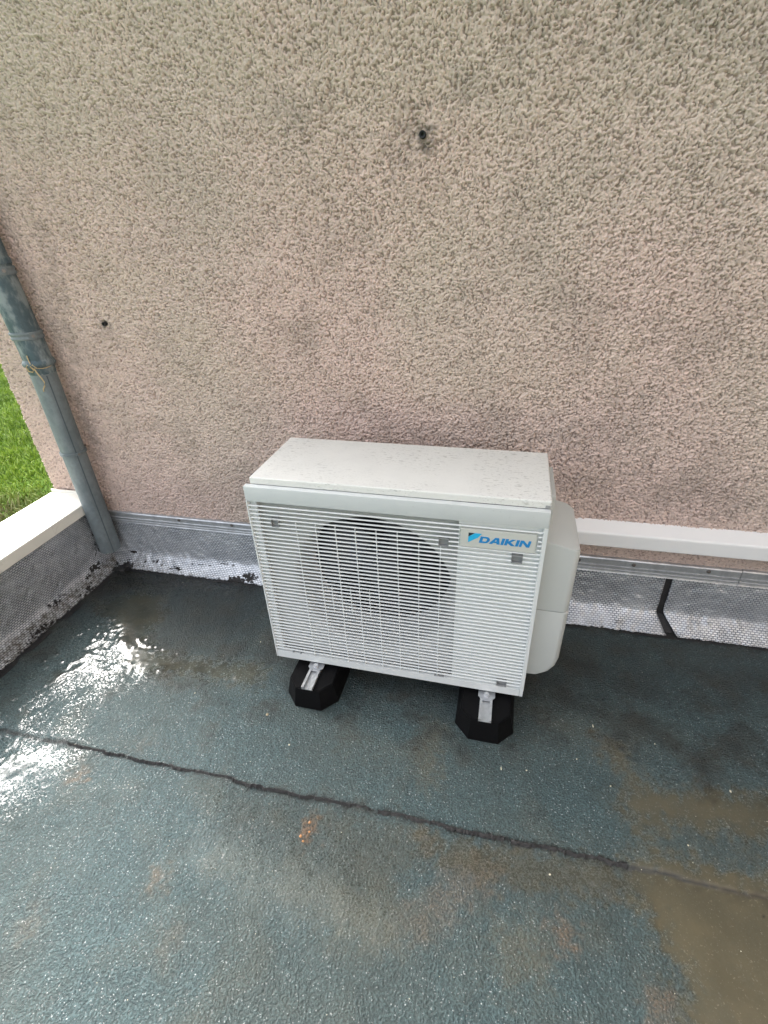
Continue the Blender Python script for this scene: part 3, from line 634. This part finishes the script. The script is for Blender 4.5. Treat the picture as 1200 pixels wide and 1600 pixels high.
def fan():
    bm = bmesh.new(); Mf = Matrix.Translation((cxf, .165, czf)) @ Matrix.Rotation(math.radians(90), 4, 'X')
    r = lathe(bm, [(.07, -.04), (.07, .03), (.062, .040), (.03, .044)], 28, Mf); bm.faces.new(r[-1])
    for b in range(3):
        G = []
        for i in range(9):
            rad = .066+(.228-.066)*i/8; row = []
            sw = (math.radians(62)+math.radians(14)*i/8); a0 = b*2*math.pi/3+.35*i/8
            for j in range(9):
                t = j/8; a = a0+sw*t; row.append(bm.verts.new(Mf @ Vector((rad*math.cos(a), rad*math.sin(a), -.035+.065*t+.006*math.sin(t*3.1)))))
            G.append(row)
        for i in range(8):
            for j in range(8): bm.faces.new((G[i][j], G[i+1][j], G[i+1][j+1], G[i][j+1]))
    return bm
obj('fan', fan(), M_FAN, hp, 50)
# grille
X0, X1 = -.0133, .873; ZT, ZB0, ZB1 = .713, .6625, .030
obj('grille_band', bbox(X0, X1, F_, .0, ZB0, ZT, .0022), M_BAND, hp, 40)
bm = bmesh.new()
extrude_z(bm, [(X0, F_), (X0+.004, F_-.0004), (X0+.006, F_+.006), (X0+.006, .0), (X0, .0)], 0, ZB0)
extrude_z(bm, [(X1, F_), (X1-.010, F_-.0004), (X1-.012, F_+.004), (X1-.012, .0), (X1, .0)], 0, ZB0)
box(bm, X0+.006, X1-.012, F_, .0, .0, ZB1); box(bm, X0+.004, .0125, -.006, -.0005, ZB1-.001, ZB0)
obj('grille_frame', bm, M_GRILLE, hp, 40)
bm = bmesh.new()
box(bm, .635, X1-.0125, -.0070, -.0045, ZB1, ZB0-.0005); obj('grille_backing', bm, M_GRILLE, hp)
holes = [(.0605, .0825, .578, .604), (.582, .608, .573, .597), (.788, .8155, .5415, .563), (.0565, .084, .0225, .040), (.578, .607, .0125, .031), (.786, .8155, .034, .053)]
plate = (.643, .8465, .5805, .6405)
NS = 44; pitch = (ZB0-ZB1)/NS
smesh = {}
def slat(x0, x1, z, parent):
    key = (round(x0, 4), round(x1, 4))
    if key not in smesh:
        bm = bmesh.new(); y = F_
        # thin louvre blade: rounded nose in front, sloping a little down towards the back
        prof = [(y, -.0012), (y+.0008, .0006), (y+.0020, .0011), (y+.0050, .0012), (y+.0055, .0002), (y+.0028, -.0014), (y+.0008, -.0020)]
        extrude_x(bm, prof, x0, x1)
        bmesh.ops.recalc_face_normals(bm, faces=bm.faces); me = bpy.data.meshes.new('slat'); bm.to_mesh(me); bm.free(); me.materials.append(M_GRILLE)
        me.polygons.foreach_set('use_smooth', [True]*len(me.polygons)); me.set_sharp_from_angle(angle=math.radians(50))
        smesh[key] = me
    o = bpy.data.objects.new('slat', smesh[key]); C.objects.link(o); o.parent = parent; o.location = (0, 0, z); return o
xl, xr = X0+.0055, X1-.0115
for k in range(1, NS):
    z = ZB0-k*pitch; cuts = []
    for h in holes:
        if h[2]-.001 < z < h[3]+.001: cuts.append((h[0], h[1]))
    if plate[2]-.002 < z < plate[3]+.002: cuts.append((plate[0]-.004, plate[1]+.004))
    x = xl
    for a, b in sorted(cuts): slat(x, a, z, hp); x = b
    slat(x, xr, z, hp)
# uprights across the fan opening
ribs = [.140, .2045, .2675, .330, .3945, .4585, .5225, .5863]
def rib(x, z0, z1, w=.0010):
    bm = bmesh.new(); box(bm, x-w, x+w, F_+.0012, F_+.0064, z0, z1); obj('upright', bm, M_GRILLE, hp)
for x in ribs: rib(x, ZB1-.001, .5995 if x < .5 else (.5725 if x < .55 else .5725))
for x in (.236, .299, .3625): rib(x, .258, .366, .0009)
for h in holes:                                   # square clip pockets
    bm = bmesh.new(); a, b, c, d = h; t = .0016
    box(bm, a-t, a, F_+.0003, -.0095, c, d); box(bm, b, b+t, F_+.0003, -.0062, c, d); box(bm, a-t, b+t, F_+.0004, -.0062, d, d+t); box(bm, a-t, b+t, F_+.0004, -.0062, c-t, c)
    box(bm, a, b, -.0092, -.0072, c, d)
    obj('clip_pocket', bm, M_BACK, hp)
# badge
bp = obj('badge_plate', bbox(plate[0], plate[1], F_-.0006, -.008, plate[2], plate[3], .0008), M_PLATE, hp)
bm = bmesh.new()
for k in range(0, 5):
    z = ZB0-(k+1.5)*pitch
    for s in (0,):
        v = [bm.verts.new(p) for p in ((plate[0]-.0045, F_+.001, z-.0045), (plate[0]+.0004, F_-.0001, z-.0045), (plate[0]+.0004, F_-.0001, z+.0045), (plate[0]-.0045, F_+.001, z), (plate[0]-.0045, -.01, z-.0045), (plate[0]-.0045, -.01, z))]
        bm.faces.new((v[0], v[1], v[2], v[3])); bm.faces.new((v[0], v[3], v[5], v[4]))
obj('badge_comb', bm, M_PLATE, hp)
def flat_shape(name, splines, mat, parent, depth=.0003, y=F_-.0006):
    cu = bpy.data.curves.new('tmp', 'CURVE'); cu.dimensions = '2D'; cu.fill_mode = 'BOTH'; cu.extrude = depth
    for pl in splines:
        sp = cu.splines.new('POLY'); sp.points.add(len(pl)-1); sp.use_cyclic_u = True
        for i, (a, b) in enumerate(pl): sp.points[i].co = (a, b, 0, 1)
    t = bpy.data.objects.new('tmp', cu); C.objects.link(t)
    me = bpy.data.meshes.new_from_object(t.evaluated_get(bpy.context.evaluated_depsgraph_get()))
    bpy.data.objects.remove(t); bpy.data.curves.remove(cu)
    me.name = name; me.materials.clear(); me.transform(Matrix.Translation((0, y-depth, 0)) @ Matrix.Rotation(math.radians(90), 4, 'X'))
    return obj(name, me, mat, parent)
st_ = .36
def arc(cx, cy, rx, ry, a0, a1, n=10): return [(cx+rx*math.cos(math.radians(a0+(a1-a0)*i/n)), cy+ry*math.sin(math.radians(a0+(a1-a0)*i/n))) for i in range(n+1)]
D = [[(0, 0), (.75, 0)]+arc(.75, .5, .5, .5, -90, 90)+[(0, 1)], [(st_, .25), (st_, .75), (.72, .75)]+arc(.72, .5, .19, .25, 90, -90)]
A = [[(-.06, 0), (.36, 0), (.47, .20), (.86, .20), (.92, 0), (1.32, 0), (.98, 1), (.50, 1)], [(.55, .42), (.70, .74), (.80, .42)]]
I = [[(0, 0), (st_, 0), (st_, 1), (0, 1)]]
K = [[(0, 0), (st_, 0), (st_, .36), (.86, 0), (1.36, 0), (.68, .53), (1.24, 1), (.78, 1), (st_, .64), (st_, 1), (0, 1)]]
N = [[(0, 0), (st_*.9, 0), (st_*.9, .62), (.92, 0), (1.28, 0), (1.28, 1), (.96, 1), (.96, .40), (.36, 1), (0, 1)]]
hgt = .0212; sl = .22; xx = .6935; wsc = .0222; ztx = .5985
for G, adv in ((D, 1.32), (A, 1.38), (I, .46), (K, 1.36), (I, .46), (N, 1.3)):
    flat_shape('letter', [[(xx+a*wsc*.98+b*hgt*sl, ztx+b*hgt) for a, b in pl] for pl in G], M_BLUE, bp)
    xx += adv*wsc*.98
flat_shape('emblem_corner', [[(.6640, .6285), (.6810, .6285), (.6640, .6160)]], M_NAVY, bp)
flat_shape('emblem_band', [[(.6822, .6285), (.7005, .6285), (.6905, .6145), (.6640, .5965), (.6640, .6150)]], M_CYAN, bp)
# side cover with sloping top, in two pieces
def cover(z0, z1, front_top_drop, top=False, bottom=False):
    bm = bmesh.new(); yf, yb = .028, .270; xi, xo = W_-.004, .976
    def ring(z, o=0., yfo=0.):
        P = [(xi, yf+yfo)]
        r = .022
        P += [(xo-o-r+r*math.cos(math.radians(a)), yf+yfo+r+r*math.sin(math.radians(a))) for a in range(-90, 1, 15)]
        P += [(xo-o-.004, yb-.02), (xo-o-.02, yb), (xi, yb)]
        return [(x, y, z) for x, y in P]
    lv = []
    if bottom: lv += [ring(z0-.0, .052), ring(z0+.018, .024), ring(z0+.045, .008), ring(z0+.075, .002)]
    else: lv += [ring(z0, .002)]
    if top:
        body = ring(z1, 0)
        # the front edge is lower than the back: slope the top plane and sag it towards the outer side
        def tz(x, y, dz=0): return z1+.014*(y-yf)/(yb-yf)-.26*max(0, x-xi)+dz
        lv += [[(x, y, tz(x, y, -.010)) for x, y, _ in ring(0, 0)], [(x, y, tz(x, y, -.002)) for x, y, _ in ring(0, .003, .002)], [(x, y, tz(x, y)) for x, y, _ in ring(0, .010, .006)]]
    else: lv += [ring(z1-.004, 0), ring(z1, .003, .002)]
    V = [[bm.verts.new(p) for p in R] for R in lv]; n = len(V[0])
    for a, b in zip(V, V[1:]):
        for k in range(n): bm.faces.new((a[k], a[(k+1) % n], b[(k+1) % n], b[k]))
    bm.faces.new(V[0][::-1]); bm.faces.new(V[-1]); return bm
cv = obj('side_cover', cover(.343, .594, .1, top=True), M_COVER, hp, 35)
cv2 = obj('side_cover', cover(.062, .3395, 0, bottom=True), M_COVER, hp, 35)
bm = bmesh.new(); box(bm, W_-.004, .966, .036, .262, .335, .346); obj('cover_joint', bm, M_DARK, hp)
bm = bbox(W_-.004, W_+.020, .10, .300, .585, .700, .009, 3); obj('handle_recess_cover', bm, M_COVER, hp, 35)
obj('side_rim', bbox(W_-.010, W_+.0015, -.002, .020, .004, H_-.024, .001), M_CASE, hp)
# feet of the unit, rails and rubber blocks (blocks and rails carry the unit: things of their own)
def foot_block(xc, name, lab):
    root = empty(name, (0, 0, 0), 0)
    Mw = Matrix.Translation((AX, AY, 0)) @ Matrix.Rotation(AW, 4, 'Z')
    root.matrix_world = Mw @ Matrix.Translation((xc, -.139, .004)); tag(root, lab, 'support foot', 'black rubber support feet under the unit')
    b, t, L = .097, .080, .60
    def oc(w, y0, y1, cx, cy): return [(-w, y0+cy), (-w+cx, y0), (w-cx, y0), (w, y0+cy), (w, y1-cy), (w-cx, y1), (-w+cx, y1), (-w, y1-cy)]
    bm = bmesh.new(); A = oc(b, 0, L, .048, .052); Bt = oc(t, .014, L-.014, .036, .040)
    vA = [bm.verts.new((x, y, 0)) for x, y in A]; vM = [bm.verts.new((x, y, .008)) for x, y in A]; vB = [bm.verts.new((x, y, .084)) for x, y in Bt]
    for P, Q in ((vA, vM), (vM, vB)):
        for k in range(8): bm.faces.new((P[k], P[(k+1) % 8], Q[(k+1) % 8], Q[k]))
    bm.faces.new(vA[::-1]); bm.faces.new(vB)
    bmesh.ops.bevel(bm, geom=[e for e in bm.edges if all(v.co.z > .08 for v in e.verts)], offset=.003, segments=2, affect='EDGES')
    obj('rubber_block', bm, M_RUBBER, root, 30)
    # slotted aluminium channel let into the top
    bm = bmesh.new(); y0, y1, w = .012, L-.03, .0205; z0 = .0872; z1 = .0945
    box(bm, -w, w, y0, y1, z0-.004, z0-.001)
    box(bm, -w, -w+.0028, y0, y1, z0-.0012, z1); box(bm, w-.0028, w, y0, y1, z0-.0012, z1)
    box(bm, -w+.0028, -w+.0085, y0, y1, z1-.002, z1-.0002); box(bm, w-.0085, w-.0028, y0, y1, z1-.002, z1-.0002)
    obj('channel', bm, M_ALU, root)
    return root
foot_block(.1437, 'support_foot', 'left of the two black rubber feet with a metal channel under the unit')
foot_block(.7576, 'support_foot', 'right of the two black rubber feet with a metal channel under the unit')
for xc in (.1437, .7576):
    for yc in (-.022, .26):
        bm = bmesh.new(); extrude_z(bm, [(xc-.028, yc-.012), (xc-.014, yc-.028), (xc+.014, yc-.028), (xc+.028, yc-.012), (xc+.028, yc+.04), (xc-.028, yc+.04)], -.0155, -.012)
        box(bm, xc-.028, xc+.028, yc+.036, yc+.040, -.012, .0)
        ft = obj('mounting_foot', bm, M_ALUF, hp)
        bm = bmesh.new(); tube(bm, [(xc, yc-.008, -.012), (xc, yc-.008, -.003)], .009, 6); obj('bolt', bm, M_ALU, ft)

# ================================================================ small debris
def chip(x, y, s, mat, label, cat, name, long=1., seed=0):
    r = random.Random(seed); bm = bmesh.new(); bmesh.ops.create_icosphere(bm, subdivisions=2, radius=s)
    a = r.uniform(0, 3.1)
    for v in bm.verts:
        v.co *= r.uniform(.8, 1.2); v.co.x *= long; v.co.z *= .6
    bmesh.ops.rotate(bm, verts=bm.verts, cent=(0, 0, 0), matrix=Matrix.Rotation(a, 3, 'Z'))
    o = obj(name, bm, mat, smooth=180); o.location = (x, y, .003+s*.45); tag(o, label, cat); return o
M_PEB = mat_paint('pale_pebble', (.40, .34, .24), .8, .3); M_ORP = mat_paint('orange_pebble', (.42, .22, .10), .8, .3)
M_STRAW = mat_paint('pale_chip', (.66, .62, .48), .7, .1)
chip(.008, -.774, .0055, M_PEB, 'small tan pebble on the roof in front of the left foot', 'pebble', 'pebble', 1, 1)
chip(.130, -.868, .003, M_STRAW, 'tiny white pebble on the roof below the tan one', 'pebble', 'pebble', 1, 2)
for i, (x, y, s) in enumerate(((.284, -1.088, .0038), (.272, -1.128, .0045), (.283, -1.139, .0035), (.292, -1.112, .003))):
    o = chip(x, y, s, M_ORP, ('topmost orange crumb on the orange stain', 'leftmost orange crumb on the orange stain', 'lowest orange crumb on the orange stain', 'rightmost orange crumb on the orange stain')[i], 'pebble', 'gravel_crumb', 1, 10+i); o['group'] = 'orange crumbs on the rust stain'
CL = ['long pale sliver on the roof just to the right of and below the right foot', 'round pale chip beside the sliver below the right foot', 'long pale splinter on bare felt at right, above the tan puddle strip',
      'round pale chip just left of the splinter above the tan puddle strip', 'longest pale splinter, between the right foot and the right edge', 'pale splinter at the upper edge of the tan puddle strip, far right',
      'pale chip just left of the tan puddle strip', 'pale chip between the two tan puddles, below the strip', 'pale chip in the shiny brown wet area on the left', 'pale chip in the muddy band just below the bitumen seam',
      'smallest pale chip left of the splinters above the tan puddle', 'pale chip on the felt left of the tan pebble']
for i, (x, y, L) in enumerate(((.818,-.81,2.6),(.895,-.80,1.2),(1.33,-.60,2.4),(1.30,-.625,1.),(1.115,-.595,2.8),(1.48,-.745,2.2),(1.14,-.80,1.1),(1.318,-.93,1.1),(-.17,-.45,1.3),(.95,-1.08,1.4),(1.05,-.73,1.),(-.30,-.74,1.1))):
    o = chip(x, y, .0022, M_STRAW, CL[i], 'chip', 'pale_chip', L, 30+i); o['group'] = 'pale chips scattered on the roof'
rs = random.Random(8); bm = bmesh.new()
for k in range(300):
    x = rs.uniform(-1.0, 2.0); y = rs.uniform(-1.7, -.13); s = rs.uniform(.0004, .0012)
    M = Matrix.Translation((x, y, .0045)) @ Euler((rs.random()*3, rs.random()*3, rs.random()*3)).to_matrix().to_4x4()
    vs = [M @ Vector(p)*1 for p in ((s*1.6, 0, 0), (-s, s, 0), (-s, -s, 0), (0, 0, s))]
    vs = [bm.verts.new(v) for v in vs]
    for f in ((0, 1, 2), (0, 1, 3), (1, 2, 3), (2, 0, 3)): bm.faces.new([vs[q] for q in f])
tag(obj('grit', bm, M_TAR), 'scattered dark grit on the wet roof', 'grit', kind='stuff')
bm = bmesh.new()
for k in range(130):
    x = rs.uniform(-1.0, 2.0); y = rs.uniform(-1.7, -.13); s = rs.uniform(.0007, .0014)
    M = Matrix.Translation((x, y, .0045)); vs = [bm.verts.new(M @ Vector(p)) for p in ((s*1.4, 0, 0), (-s, s, 0), (-s, -s, 0), (0, 0, s))]
    for f in ((0, 1, 2), (0, 1, 3), (1, 2, 3), (2, 0, 3)): bm.faces.new([vs[q] for q in f])
tag(obj('pale_grit', bm, M_STRAW), 'scattered pale grit on the wet roof', 'grit', kind='stuff')
